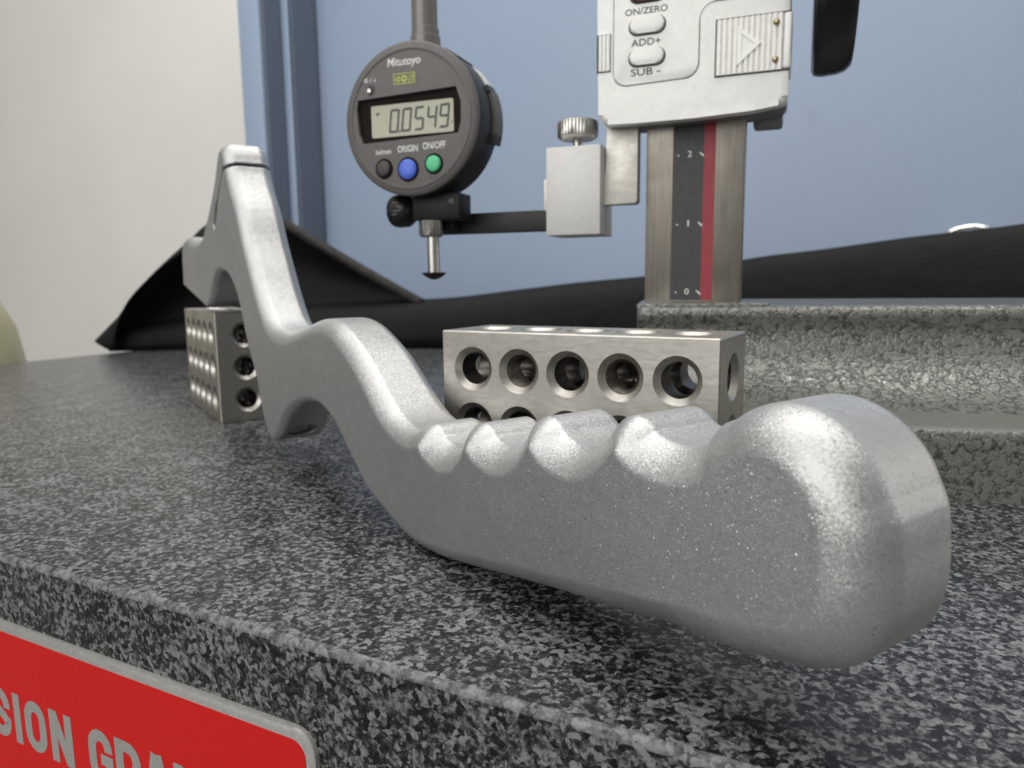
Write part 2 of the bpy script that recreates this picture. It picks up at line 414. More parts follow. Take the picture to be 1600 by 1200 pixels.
# ------------------------------------------------------------------ 1-2-3 blocks
def cutter(prof, axis, centres):
    bm = bmesh.new()
    for c in centres: lathe_bm(bm, prof(c) if callable(prof) else prof, 28, axis, (0, 0, 0))
    return bm
def block_mesh():
    bm = bmesh.new(); add_box(bm, 0, 76.2, 0, 25.4, 0, 50.8, bev=.35, seg=1)
    o = link('body', bm_mesh(bm), MAT['block_steel'])
    RO, RI, CH = 6.0, 4.4, 1.5
    def prof(L, thread):
        p = [(RO + .8, -1.0 * .7), (RO, 0.0)]
        p = [(RO + .6, -.6), (RI, CH)]
        if thread:
            h = CH
            while h < L - CH - 1.3:
                p += [(RI - .75, h + .65), (RI, h + 1.3)]; h += 1.3
        p += [(RI, L - CH), (RO + .6, L + .6)]
        return p
    def mk(axis, items):
        bm = bmesh.new()
        for c, L, th in items: lathe_bm(bm, prof(L, th), 30, axis, c)
        bmesh.ops.recalc_face_normals(bm, faces=bm.faces)
        me = bm_mesh(bm)
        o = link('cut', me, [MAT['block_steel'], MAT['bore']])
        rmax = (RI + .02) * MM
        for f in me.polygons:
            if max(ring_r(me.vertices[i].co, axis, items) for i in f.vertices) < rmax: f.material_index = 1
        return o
    def ring_r(co, axis, items):
        c = np.array(co) / MM; best = 9
        for (cx, cy, cz), L, th in items:
            d = {'x': (c[1] - cy, c[2] - cz), 'y': (c[0] - cx, c[2] - cz), 'z': (c[0] - cx, c[1] - cy)}[axis]
            best = min(best, math.hypot(*d))
        return best * MM
    xs = [38.1 + (i - 2) * 14.1 for i in range(5)]; zs = [25.4 + j * 15.2 for j in (-1, 0, 1)]
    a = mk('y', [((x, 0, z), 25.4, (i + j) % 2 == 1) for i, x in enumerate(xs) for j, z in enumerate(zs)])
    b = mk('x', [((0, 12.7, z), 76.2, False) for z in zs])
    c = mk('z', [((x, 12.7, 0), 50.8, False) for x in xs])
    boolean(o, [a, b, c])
    me = o.data; me.shade_smooth(); me.set_sharp_from_angle(angle=R(32))
    return o
near = block_mesh(); near.name = 'gauge_block'
near.location = (-19.15 * MM, 199.2 * MM, 0); near.rotation_euler = (0, 0, -.5191)
tag(near, 'steel block full of round holes behind the finger grip, long face to the front', 'steel block', 'ground steel blocks with holes')
far = near.copy(); COL.objects.link(far)
# its end face (25.4 wide) looks at the camera, the long face to the left
far.rotation_euler = (0, 0, .5812 + math.pi / 2)
ca, sa = math.cos(.5812), math.sin(.5812)
far.location = ((-134.23 + 25.4 * ca) * MM, (327.35 + 25.4 * sa) * MM, 0)
tag(far, 'steel block full of round holes under the hooked left end of the lever', 'steel block', 'ground steel blocks with holes')

# ------------------------------------------------------------------ the lever: rounded profile solid, meshed from its distance field
FACE = [(-180.02, 99.06, 0.6, 0), (-172.41, 106.07, 0.6, 0), (-166.2, 113.2, 0.8, 0), (-163.9, 115.4, 2.5, 0), (-160.2, 115.0, 4.2, 0), (-157.59, 110.28, 4.2, 0), (-155.76, 105.89, 4.2, 0), (-152.34, 100.15, 4.2, 0), (-145.3, 90.31, 4.2, 0), (-138.36, 77.42, 4.2, 0), (-131.88, 67.48, 4.2, 0), (-126.16, 58.99, 4.2, 0), (-120.99, 52.56, 4.2, 0), (-116.36, 48.11, 4.2, 0), (-110.13, 44.78, 4.2, 0), (-103.78, 43.38, 4.2, 0), (-95.41, 43.17, 4.2, 0), (-86.55, 44.61, 4.2, 0), (-76.92, 46.57, 4.2, 0), (-67.92, 48.39, 4.2, 0), (-59.62, 49.14, 4.2, 0), (-52.53, 48.23, 4.2, 0), (-45.1, 45.25, 4.2, 0), (-37.72, 41.39, 4.2, 0), (-31.63, 37.11, 4.2, 0), (-25.84, 32.67, 4.2, 0), (-21.0, 29.14, 4.2, 0), (-15.53, 26.36, 4.2, 0), (-10.21, 24.85, 4.2, 0), (-4.37, 24.5, 4.2, 0), (0.31, 25.84, 5.0, 1), (2.12, 24.2, 5.0, 0), (4.25, 23.25, 5.0, 0), (7.84, 22.19, 5.0, 0), (12.22, 22.1, 5.0, 0), (16.21, 23.4, 5.0, 0), (19.28, 25.74, 5.0, 0), (21.9, 29.31, 5.0, 1), (23.26, 28.07, 5.0, 0), (24.99, 27.19, 5.0, 0), (28.39, 26.29, 5.0, 0), (32.84, 26.06, 5.0, 0), (36.44, 26.86, 5.0, 0), (39.49, 28.53, 5.0, 0), (42.02, 30.8, 5.0, 0), (44.48, 34.07, 5.0, 1), (45.65, 32.97, 5.0, 0), (46.99, 32.05, 5.0, 0), (49.45, 31.02, 5.0, 0), (52.92, 30.38, 5.0, 0), (56.75, 30.55, 5.0, 0), (60.24, 31.62, 5.0, 0), (63.24, 33.52, 5.0, 0), (65.35, 35.45, 5.0, 0), (67.25, 37.69, 5.0, 1), (68.28, 36.66, 5.0, 0), (69.72, 35.93, 5.0, 0), (73.31, 34.89, 5.0, 0), (77.23, 34.6, 5.0, 0), (80.9, 35.17, 5.0, 0), (84.34, 36.42, 5.0, 0), (87.23, 38.42, 6.6, 0), (89.35, 39.83, 6.2, 0), (91.12, 41.12, 6.2, 0), (93.33, 41.97, 6.2, 0), (95.3, 42.02, 6.2, 0), (97.42, 41.3, 6.2, 0), (99.42, 39.89, 6.2, 0), (100.86, 38.25, 6.2, 0), (101.89, 36.15, 6.2, 0), (102.44, 34.48, 6.6, 0), (102.8, 30.8, 6.6, 0), (102.98, 27.66, 6.6, 0), (102.71, 24.98, 6.6, 0), (101.63, 22.22, 6.2, 0), (99.62, 20.65, 6.2, 0), (96.45, 19.62, 6.2, 0), (88.63, 17.92, 6.2, 0), (81.44, 17.17, 6.2, 0), (73.45, 15.47, 4.8, 0), (67.73, 14.44, 4.8, 0), (51.02, 11.4, 3.8, 0), (35.6, 8.64, 3.6, 0), (23.5, 6.37, 3.4, 0), (13.96, 4.68, 3.3, 0), (4.98, 3.44, 3.2, 0), (-4.79, 3.25, 3.1, 0), (-12.82, 4.64, 2.2, 0), (-21.34, 7.19, 1.4, 0), (-29.66, 9.77, 0.8, 0), (-36.57, 14.42, 0.8, 0), (-42.96, 18.72, 0.8, 0), (-49.58, 23.8, 0.8, 0), (-56.3, 26.62, 0.8, 0), (-62.44, 28.32, 1, 0), (-70.78, 28.64, 1.5, 0), (-81.81, 27.02, 2, 0), (-92.01, 23.73, 2.5, 0), (-100.34, 19.21, 2.5, 0), (-106.31, 13.93, 2.5, 0), (-110.77, 9.91, 2, 0), (-114.14, 8.13, 1.2, 0), (-118.44, 10.05, 0.8, 0), (-129.23, 29.05, 0.7, 0), (-139.91, 43.74, 0.6, 0), (-147.54, 58.19, 0.6, 0), (-157.08, 66.51, 0.6, 0), (-165.34, 69.96, 1, 0), (-172.45, 71.15, 2, 0), (-180.37, 70.5, 2.5, 0), (-187.11, 67.03, 2.5, 0), (-193.5, 61.46, 2.5, 0), (-198.54, 56.84, 2, 0), (-204.28, 54.42, 1, 1), (-250.59, 63.9, 0.5, 1), (-245.23, 82.72, 0.8, 0), (-238.75, 83.67, 3, 0), (-226.61, 80.71, 4, 0), (-212.81, 80.74, 4, 0), (-201.49, 83.67, 2.5, 0), (-193.61, 89.08, 1, 0), (-186.07, 94.25, 0.6, 0)]
SLIT = [(-173.69, 95.88), (-170.32, 98.16), (-164.46, 103.91), (-160.06, 108.62), (-156.87, 109.21), (-150, 111.5)]
KEY = (-174.2, 94.2)
HOLE = (11.2, 8.6)          # height, depth of the bore in the nub
def TH(u): return 18.1 + 5.9 * np.clip((u + 75) / 150, 0, 1) ** 1.2
LEVER_YAW = R(-55)
LEVER_LOC = (-22.70, 165.84, 0)

def refine(poly, k=4):
    out = []; n = len(poly)
    P = np.array([p[:3] for p in poly]); C = [p[3] for p in poly]
    for i in range(n):
        p1, p2 = P[i], P[(i + 1) % n]
        p0 = P[i - 1] if not C[i] else 2 * p1 - p2
        p3 = P[(i + 2) % n] if not C[(i + 1) % n] else 2 * p2 - p1
        # centripetal-ish: scale the tangents by the chord lengths
        d1 = np.linalg.norm((p2 - p1)[:2]); d0 = max(np.linalg.norm((p1 - p0)[:2]), .3); d2 = max(np.linalg.norm((p3 - p2)[:2]), .3)
        t1 = ((p1 - p0) / d0 * d1 + (p2 - p1) / d1 * d0) / (d0 + d1) * d1
        t2 = ((p2 - p1) / d1 * d2 + (p3 - p2) / d2 * d1) / (d1 + d2) * d1
        for j in range(k):
            s = j / k
            h00 = 2 * s ** 3 - 3 * s ** 2 + 1; h10 = s ** 3 - 2 * s ** 2 + s; h01 = -2 * s ** 3 + 3 * s ** 2; h11 = s ** 3 - s ** 2
            q = h00 * p1 + h10 * t1 + h01 * p2 + h11 * t2
            q[2] = p1[2] * (1 - s) + p2[2] * s
            out.append(q)
    return np.array(out)
POLY = refine(FACE)

def face_distance(u, v):
    """distance outside the flat face outline (0 inside) and the edge radius of the nearest outline point"""
    best = np.full(u.shape, 1e9); rad = np.zeros(u.shape); inside = np.zeros(u.shape, bool)
    n = len(POLY)
    for i in range(n):
        ax, ay, ar = POLY[i]; bx, by, br = POLY[(i + 1) % n]
        ex, ey = bx - ax, by - ay; L = ex * ex + ey * ey + 1e-12
        t = np.clip(((u - ax) * ex + (v - ay) * ey) / L, 0, 1)
        d = (u - ax - t * ex) ** 2 + (v - ay - t * ey) ** 2
        mk = d < best; best = np.where(mk, d, best); rad = np.where(mk, ar + t * (br - ar), rad)
        c = ((ay > v) != (by > v))
        if abs(ey) > 1e-12: inside ^= c & (u < ax + (v - ay) * ex / ey)
    return np.where(inside, 0, np.sqrt(best)), rad
def slit_cut(u, v):
    best = np.full(u.shape, 1e9)
    for (ax, ay), (bx, by) in zip(SLIT, SLIT[1:]):
        ex, ey = bx - ax, by - ay; L = ex * ex + ey * ey
        t = np.clip(((u - ax) * ex + (v - ay) * ey) / L, 0, 1)
        best = np.minimum(best, (u - ax - t * ex) ** 2 + (v - ay - t * ey) ** 2)
    (ax, ay), (bx, by) = (-174.0, 95.3), (-179.0, 88.6)
    ex, ey = bx - ax, by - ay
    t = np.clip(((u - ax) * ex + (v - ay) * ey) / (ex * ex + ey * ey), 0, 1)
    slot = np.hypot(u - ax - t * ex, v - ay - t * ey)
    return np.minimum(np.sqrt(best) - .62, slot - 2.0)
def field(u, v, w, pre=None):
    d, r, sl = pre if pre is not None else (*face_distance(u, v), slit_cut(u, v))
    # the rounding meets the flat face with a slight crease, as milled
    th = (.33 + .13 * np.clip((r - 4.5) / .4, 0, 1) - .26 * np.clip((r - 5.2) / .9, 0, 1)) * np.clip((r - 1.2) / 2.5, 0, 1); sn = np.sin(th); r2 = r / (np.cos(th) - sn)
    T2 = TH(u) / 2; a = np.abs(w - T2)
    q = np.maximum(a - (T2 - r2 * np.cos(th)), 0)
    f = np.where(d > 0, np.maximum(np.maximum(np.sqrt((d + r2 * sn) ** 2 + q * q) - r2, d - r), a - T2), a - T2)
    f = np.maximum(f, -sl)
    bore = np.maximum(np.sqrt(((v - HOLE[0]) / 2.6) ** 2 + ((w - HOLE[1]) / 5.2) ** 2) * 2.6 - 2.6, np.abs(u + 106) - 8)
    return np.maximum(f, -bore)

def surface_nets(H=.5):
    u0, v0, w0 = -254.13, -3.57, -2.17
    nu, nv, nw = int(368 / H), int(128 / H), int((24 + 4) / H) + 1
    us = u0 + np.arange(nu) * H; vs = v0 + np.arange(nv) * H; ws = w0 + np.arange(nw) * H
    U, V = np.meshgrid(us, vs, indexing='ij')
    d, r = face_distance(U, V); s = slit_cut(U, V)
    D = field(U[..., None], V[..., None], ws[None, None], (d[..., None], r[..., None], s[..., None])).astype(np.float32)
    S = D < 0
    cnt = np.zeros((nu - 1, nv - 1, nw - 1), np.int8)
    for a in (0, 1):
        for b in (0, 1):
            for c in (0, 1): cnt += S[a:nu - 1 + a, b:nv - 1 + b, c:nw - 1 + c]
    act = (cnt > 0) & (cnt < 8)
    idx = -np.ones(act.shape, np.int32); cells = np.argwhere(act); idx[act] = np.arange(len(cells))
    acc = np.zeros((len(cells), 3)); num = np.zeros(len(cells))
    corners = [(a, b, c) for a in (0, 1) for b in (0, 1) for c in (0, 1)]
    vals = {k: D[cells[:, 0] + k[0], cells[:, 1] + k[1], cells[:, 2] + k[2]] for k in corners}
    for p in corners:
        for ax in range(3):
            if p[ax]: continue
            q = list(p); q[ax] = 1; q = tuple(q)
            a, b = vals[p], vals[q]; cr = (a < 0) != (b < 0)
            t = np.where(cr, a / np.where(cr, a - b, 1), 0)
            pos = np.tile(np.array(p, float), (len(cells), 1)); pos[:, ax] = t
            acc[cr] += pos[cr]; num[cr] += 1
    P = (cells + acc / num[:, None]) * H + np.array([u0, v0, w0])
    quads = []
    for ax in range(3):
        o1, o2 = [(1, 2), (2, 0), (0, 1)][ax]
        A = np.moveaxis(S, ax, 0)
        ch = A[:-1] != A[1:]
        e = np.argwhere(np.moveaxis(ch, 0, ax))
        # interior edges only
        ok = (e[:, o1] > 0) & (e[:, o2] > 0) & (e[:, o1] < S.shape[o1] - 1) & (e[:, o2] < S.shape[o2] - 1)
        e = e[ok]
        e0 = S[e[:, 0], e[:, 1], e[:, 2]]
        def cell(da, db):
            c = e.copy(); c[:, o1] -= da; c[:, o2] -= db
            return idx[c[:, 0], c[:, 1], c[:, 2]]
        q = np.stack([cell(1, 1), cell(0, 1), cell(0, 0), cell(1, 0)], 1)
        q[~e0] = q[~e0][:, ::-1]
        quads.append(q)
    return P, np.concatenate(quads)

def build_lever():
    P, Q = surface_nets()
    h = 1e-3
    def grad(P):
        f0 = field(*P.T)
        G = np.stack([field(P[:, 0] + h, P[:, 1], P[:, 2]) - field(P[:, 0] - h, P[:, 1], P[:, 2]),
                      field(P[:, 0], P[:, 1] + h, P[:, 2]) - field(P[:, 0], P[:, 1] - h, P[:, 2]),
                      field(P[:, 0], P[:, 1], P[:, 2] + h) - field(P[:, 0], P[:, 1], P[:, 2] - h)], 1) / (2 * h)
        return f0, G
    f0, G = grad(P)
    step = np.clip(f0, -.3, .3)[:, None] * G / np.maximum((G * G).sum(1), .25)[:, None]
    P = P - step
    zmin = P[:, 1].min()
    P[:, 1] -= zmin                     # the belly of the grip touches the granite
    me = bpy.data.meshes.new('lever')
    V = np.stack([P[:, 0], P[:, 2], P[:, 1]], 1) * MM   # local x along the lever, y into the scene, z up
    Q = Q[:, ::-1]
    me.vertices.add(len(V)); me.vertices.foreach_set('co', V.astype(np.float32).ravel())
    me.loops.add(Q.size); me.loops.foreach_set('vertex_index', Q.astype(np.int32).ravel())
    me.polygons.add(len(Q)); me.polygons.foreach_set('loop_start', np.arange(0, Q.size, 4, dtype=np.int32))
    me.update(calc_edges=True); me.validate()
    me.shade_smooth()
    o = link('body', me, MAT['alu'])
    return o, zmin
lever = empty('hand_lever', LEVER_LOC, LEVER_YAW, 'large curved silver aluminium lever with finger grooves lying across the granite plate', 'lever')
lb, zmin = build_lever(); lb.parent = lever
print('lever zmin', zmin, 'verts', len(lb.data.vertices))
lathe('clamp_screw', [(1.2, 2.0), (2.0, 2.2), (2.0, 15.4), (1.2, 15.6)], MAT['plain_steel'], lever, 20, 'y', (-178.6, 0, 89.2 - zmin))
lathe('clamp_pin', [(.9, 1.0), (1.35, 1.2), (1.35, 15.4), (.9, 15.6)], MAT['plain_steel'], lever, 20, 'y', (-175.4, 0, 93.5 - zmin))

# ------------------------------------------------------------------ height gauge
GO = (68.8, 276.7, 0); GY = R(-21)
gauge = empty('height_gauge', GO, GY, 'digital height gauge with white display head on a steel column and grey cast base', 'height gauge')
def build_base():
    # casting profile across the depth, swept along its length; yawed a little against the column
    X = lambda x, y: (x, y)
    prof = [(-62, 0), (-62, 19.6), (-61.6, 20.6), (-60.6, 21.2), (-50, 22.4), (-42, 23.6), (-36, 25.6), (-30, 29), (-25.5, 33.5), (-22.6, 38), (-21, 42.5), (-20.6, 46),
            (-21.2, 48.6), (-22.2, 50.2), (-22.6, 51.8), (-22.2, 53.2), (-21.2, 54.1), (-19.5, 54.5), (62, 54.5), (66, 52), (70, 24), (74, 20), (74, 0)]
    # refine
    pp = []
    for a, b in zip(prof, prof[1:]):
        k = max(1, int(math.dist(a, b) / 3))
        for i in range(k): pp.append((a[0] + (b[0] - a[0]) * i / k, a[1] + (b[1] - a[1]) * i / k))
    pp.append(prof[-1])
    xs = [-19.5, -18.6, -17] + list(np.linspace(-12, 190, 60))
    bm = bmesh.new(); rows = []
    for i, x in enumerate(xs):
        ins = (2.2, .6, 0)[i] if i < 3 else 0
        rows.append([bm.verts.new((x, y + (ins if y < 0 else -ins) * (1 if z > 0 else 1), max(0, z - (ins * .6 if z > 50 else 0)))) for y, z in pp])
    for a, b in zip(rows, rows[1:]):
        for j in range(len(pp) - 1):
            f = bm.faces.new((a[j], b[j], b[j + 1], a[j + 1]))
            ym = (pp[j][0] + pp[j + 1][0]) / 2; zm = (pp[j][1] + pp[j + 1][1]) / 2
            f.material_index = 1 if (-61.5 < ym < -45 and zm > 20) else 0
    bm.faces.new(rows[0]); bm.faces.new(rows[-1][::-1])
    o = link('base', bm_mesh(bm), [MAT['hammer'], MAT['enamel']], gauge, 50)
    o.rotation_euler = (0, 0, R(-12.7) - GY)
    o.location = (0, 0, 0)
    return o
base = build_base()
bm = bmesh.new(); add_box(bm, -19.6, 26, -20, 20, 52.5, 55.4, bev=.8, seg=3)
col = link('column_seat', bm_mesh(bm), MAT['hammer'], gauge, 50); col.rotation_euler = (0, 0, R(-12.7) - GY)
box('column', (-18.1, 17.5, 0, 9, 54.6, 262), MAT['column_steel'], gauge, .35)
box('scale_strip', (-8.2, 3.15, -.22, .3, 56, 262), MAT['scale_black'], gauge)
box('red_strip', (3.1, 7.25, -.26, .25, 56, 262), MAT['scale_red'], gauge)
for i, z in enumerate((59.0, 84.4, 109.6)):
    text_obj('scale_numeral', str(i), -2.8 if i != 1 else -2.3, -1.2 if i != 1 else -1.7, z - .9, z + 1.3, -.25, MAT['print_white'], gauge, .01, .06)
    prism('scale_mark', [(-6.5, z - .2), (-6.1, z - .6), (-5.7, z - .2), (-6.1, z + .2)][::-1], -.30, -.2, MAT['print_white'], gauge)
    prism('scale_mark', [(1.3, z + .6), (1.8, z + .6), (3.1, z - .4), (3.1, z - 1.2), (2.3, z - .6)], -.33, -.2, MAT['print_white'], gauge)

# display head
hp = arc(31.4 - 3, 121.6 + 3, 3, 360, 270, 5)[::1] + [(20, 120.6), (0, 119.8), (-20, 119.8)] + arc(-33.6 + 3.6, 120.1 + 3.6, 3.6, 270, 180, 6) + [(-34.2, 160), (-34.2, 235), (31.4, 235)]
prism('display_head', hp, -13, -7.5, MAT['head_white'], gauge, 2.4, 6)
prism('shaded_back_shell', [(x * .992, z + .25 if z < 130 else z) for x, z in hp], -7.4, 8, MAT['shell_grey'], gauge, .3)  # dark grey back half, shade of the head's underside put into its colour
box('rear_cover', (19.5, 29.8, 8.2, 15.5, 118.6, 230), MAT['shell_grey'], gauge, 1.2)
def panel_outline(o):
    p = [(-28 - o, 230), (-28 - o, 137.5)] + arc(-23.4, 137.7, 4.6 + o, 180, 270, 7) + arc(-2.8, 138.2, 4.6 + o, 270, 360, 7) + [(1.8 + o, 152.5)] + arc(7.0 - o * 0, 152.5, 5.2 - o, 180, 90, 7) + [(24, 157.7 - o), (24, 230)]
    return p
prism('panel_seam', panel_outline(.33), -13.10, -12.5, MAT['seam'], gauge)  # dark sheet paints in the shadow gap round the panel
prism('key_panel', panel_outline(0), -13.30, -12.6, MAT['panel_white'], gauge, .2)
def pill(x0, x1, z0, z1): return rrect(x0, x1, z0, z1, (z1 - z0) / 2 - .01, 8)
for z, mt in ((152.7, 'panel_white'), (142.1, 'panel_white'), (163.4, 'btn_red')):
    k = prism('key_surround', pill(-22.75, -9.45, z - 3.45, z + 3.0), -13.38, -13.0, MAT['seam'], gauge)
    prism('key', pill(-22.2, -10.0, z - 2.75, z + 2.85), -14.5, -13.2, MAT[mt], gauge, .6, 3)
text_obj('key_lettering', 'ON/ZERO', -24.0, -9.0, 156.5, 158.7, -13.32, MAT['print_dark'], gauge, .012, .05)
text_obj('key_lettering', 'ADD+', -21.7, -11.3, 145.9, 148.3, -13.32, MAT['print_dark'], gauge, .012, .05)
text_obj('key_lettering', 'SUB -', -21.7, -11.2, 135.9, 138.4, -13.32, MAT['print_dark'], gauge, .012, .05)
def ribbed(name, x0, x1, z0, z1, n, y, frame=True):
    bm = bmesh.new()
    p = (x1 - x0) / n; pts = []
    # corrugated cross-section in x/y extruded in z
    for i in range(n):
        a = x0 + i * p
        pts += [(a, y + .55), (a + p * .22, y - .15), (a + p * .72, y - .15), (a + p * .94, y + .55)]
    pts += [(x1, y + .55)]
    lo = [bm.verts.new((x, yy, z0)) for x, yy in pts]; hi = [bm.verts.new((x, yy, z1)) for x, yy in pts]
    for i in range(len(pts) - 1): bm.faces.new((lo[i], lo[i + 1], hi[i + 1], hi[i]))
    lb = [bm.verts.new((x, y + 2, z0)) for x, yy in pts]; hb = [bm.verts.new((x, y + 2, z1)) for x, yy in pts]
    for i in range(len(pts) - 1):
        bm.faces.new((lb[i], lb[i + 1], lo[i + 1], lo[i])); bm.faces.new((hi[i], hi[i + 1], hb[i + 1], hb[i]))
    return link(name, bm_mesh(bm), MAT['rib_silver'], gauge)
box('cover_seam', (7.3, 31.55, -13.14, -12, 132.5, 151.4), MAT['seam'], gauge)
ribbed('battery_cover', 7.8, 29.2, 133.0, 150.9, 12, -13.95)
box('cover_edge', (29.3, 31.9, -13.75, 4, 133.2, 150.9), MAT['rib_silver'], gauge, .7, 3)
def arrow():
    bm = bmesh.new()
    out = [(14.7, 148.2), (22.3, 141.9), (14.7, 135.4)]; inn = [(16.0, 145.6), (20.2, 141.9), (16.0, 138.1)]
    f = [[bm.verts.new((x, y, z)) for x, z in L] for L, y in ((out, -14.5), (inn, -14.5), (out, -13.5), (inn, -14.0))]
    for i in range(3):
        j = (i + 1) % 3
        bm.faces.new((f[0][i], f[0][j], f[1][j], f[1][i])); bm.faces.new((f[2][i], f[2][j], f[0][j], f[0][i])); bm.faces.new((f[1][i], f[1][j], f[3][j], f[3][i]))
    bm.faces.new(f[3])
    return link('arrow_mark', bm_mesh(bm), MAT['rib_silver'], gauge)
arrow()
for z in (147.9, 136.1):
    s = lathe('cover_screw', [(.4, -15.0), (.8, -14.8), (1.05, -14.4), (1.05, -13)], MAT['brass'], gauge, 16, 'y', (27.0, 0, z))
box('side_tab_seam', (-34.32, -29.0, -13.05, -6, 138.3, 151.4), MAT['seam'], gauge)
ribbed('side_tab', -33.6, -29.2, 138.7, 151.0, 3, -13.8)

# hand wheel on the right of the head, axis along the gauge's width
lathe('hand_wheel', [(4, 38.2), (32.5, 38.6), (33.8, 39.2), (34.3, 40.2), (34.6, 42), (34.3, 47), (33.6, 49.6), (32.0, 51.4), (4, 52.5)], MAT['black_gloss'], gauge, 96, 'x', (0, 6, 169.4), None, 30)
lathe('wheel_shaft', [(3, 30), (3, 39)], MAT['plain_steel'], gauge, 24, 'x', (0, 6, 169.4))
# jaw, clamp box, clamp screw
jaw_pts = [(-57.6, 91.6), (-57.1, 90.9), (-54, 90.9), (-54, 92.3), (-21.4, 92.3), (-20.5, 93.2), (-20.5, 126), (-32.4, 126), (-32.4, 104.3), (-34, 103.3), (-54, 103.3), (-57.1, 103.3), (-57.6, 102.7)]
prism('jaw', jaw_pts[::-1], -5, 0.5, MAT['jaw_steel'], gauge, .25)
box('clamp_box', (-54.3, -33.0, -12, 8, 81.0, 113.8), MAT['clamp_white'], gauge, .45)
lathe('clamp_knob', [(1.9, 113.5), (1.9, 117.4), (6.4, 117.5), (7.7, 118.4), (7.9, 119.5), (7.9, 123.2), (7.5, 124.2), (6.0, 124.9), (.5, 125)], MAT['plain_steel'], gauge, 84, 'z', (-44.3, -3, 0),
      lambda i, j: (1 if 3 > j or j > 6 else (1.0 if i % 2 else .972)))

# ------------------------------------------------------------------ indicator holder (dark rod and lug) and dial indicator
holder = empty('indicator_holder', GO, GY, 'black rod and clamping lug that carries the dial indicator from the gauge', 'holder')
box('rod', (-107, -50.0, -3.6, 4, 83.6, 91.6), MAT['arm_dark'], holder, .3)
box('lug', (-107.5, -86.9, -21, -9.5, 88.2, 98.2), MAT['black_satin'], holder, .5)
box('lug_bridge', (-106, -94.5, -10, -3.2, 84.5, 97.5), MAT['black_satin'], holder, .5)
lathe('lug_screw', [(1.1, -21.12), (1.15, -20.5)], MAT['black_gloss'], holder, 16, 'y', (-90.2, 0, 95.0))
lathe('lug_knob', [(2, -120.0), (5.6, -119.6), (6.4, -118.4), (6.6, -116), (6.4, -112.6), (4.2, -109.6), (2.5, -108.5), (2.5, -107)], MAT['black_gloss'], holder, 60, 'x', (0, -15, 92.6),
      lambda i, j: 1 if not 2 <= j <= 4 else (1 if i % 2 else .96))

dial = empty('dial_indicator', GO, GY, 'round grey digital dial indicator reading 0.0549 hanging on the black rod', 'dial indicator')
DC = (-104, 125.6)
def build_dial():
    bm = bmesh.new()
    lathe_bm(bm, [(26.3, -28.0), (27.6, -27.8), (28.5, -27.0), (28.6, -25.4), (27.9, -24.9)], 96, 'y', (DC[0], 0, DC[1]))
    # window recess cut out of the face
    o = link('bezel', bm_mesh(bm), MAT['dial_grey'], dial)
    bm = bmesh.new()
    win = [(-126.3, 134.3), (-127.0, 131), (-126.3, 122), (-124.6, 117.7), (-83.4, 118.9), (-82.2, 123), (-82.1, 130), (-84.0, 135.6)]
    prism_bm(bm, win, -30, -26.2)
    bmesh.ops.recalc_face_normals(bm, faces=bm.faces)
    c = link('cut', bm_mesh(bm), MAT['dial_grey'], dial)
    boolean(o, [c])
    o.data.shade_smooth(); o.data.set_sharp_from_angle(angle=R(40))
    prism('window', [(DC[0] + (x - DC[0]) * 1.0, z) for x, z in win], -26.25, -26.0, MAT['window'], dial)
    lathe('rim_ring', [(24.9, -28.0), (25.4, -28.25), (26.0, -28.0)], MAT['dial_grey'], dial, 96, 'y', (DC[0], 0, DC[1]))
build_dial()
# the rim_ring lathe caps its ends: rebuild as a true ring
def ring(name, prof, mat, parent, c, n=96):
    bm = bmesh.new(); rows = []
    for r, h in prof: rows.append([bm.verts.new((c[0] + r * math.sin(2 * math.pi * i / n), h, c[1] + r * math.cos(2 * math.pi * i / n))) for i in range(n)])
    k = len(rows)
    for j in range(k):
        a, b = rows[j], rows[(j + 1) % k]
        for i in range(n): bm.faces.new((a[i], a[(i + 1) % n], b[(i + 1) % n], b[i]))
    return link(name, bm_mesh(bm), mat, parent, 40)
for o in [x for x in dial.children if x.name.startswith('rim_ring')]:
    bpy.data.objects.remove(o)
ring('rim_ring', [(24.9, -27.9), (25.2, -28.3), (25.9, -28.4), (26.4, -28.1), (26.6, -27.9)], MAT['dial_grey'], dial, DC)
lathe('case', [(26.2, -24.95), (27.9, -24.5), (28.4, -23.5), (28.5, -8), (27.6, -6), (20, -5)], MAT['dial_dark'], dial, 96, 'y', (DC[0], 0, DC[1]))
# case side details: data plug cover and label
def on_rim(name, ang, half, y0, y1, r0, r1, mat):
    bm = bmesh.new(); n = 8; rows = []
    for i in range(n + 1):
        a = R(ang - half + 2 * half * i / n)
        cs, sn = math.cos(a), math.sin(a)
        rows.append([bm.verts.new((DC[0] + r * cs, y, DC[1] + r * sn)) for r, y in ((r0, y0), (r1, y0), (r1, y1), (r0, y1))])
    for a, b in zip(rows, rows[1:]):
        for j in range(4): bm.faces.new((a[j], b[j], b[(j + 1) % 4], a[(j + 1) % 4]))
    bm.faces.new(rows[0]); bm.faces.new(rows[-1][::-1])
    return link(name, bm_mesh(bm), mat, dial, 40)
on_rim('case_band', 5, 17, -13, -6, 28, 30.0, MAT['dial_grey'])
on_rim('case_label', 36, 9, -12, -6, 28, 28.9, MAT['print_white'])
on_rim('case_lug', 24, 2.5, -14, -7, 28, 29.8, MAT['dial_dark'])
on_rim('case_lug', -14, 3.5, -14, -7, 28, 30.4, MAT['dial_dark'])
on_rim('case_band', 57, 6, -22, -8, 28, 29.0, MAT['dial_grey'])
on_rim('case_band', 132, 11, -24, -8, 28, 29.9, MAT['dial_dark'])
prism('lcd', rrect(-121.4, -85.9, 119.9, 131.9, .6, 3), -26.45, -26.1, MAT['lcd'], dial)
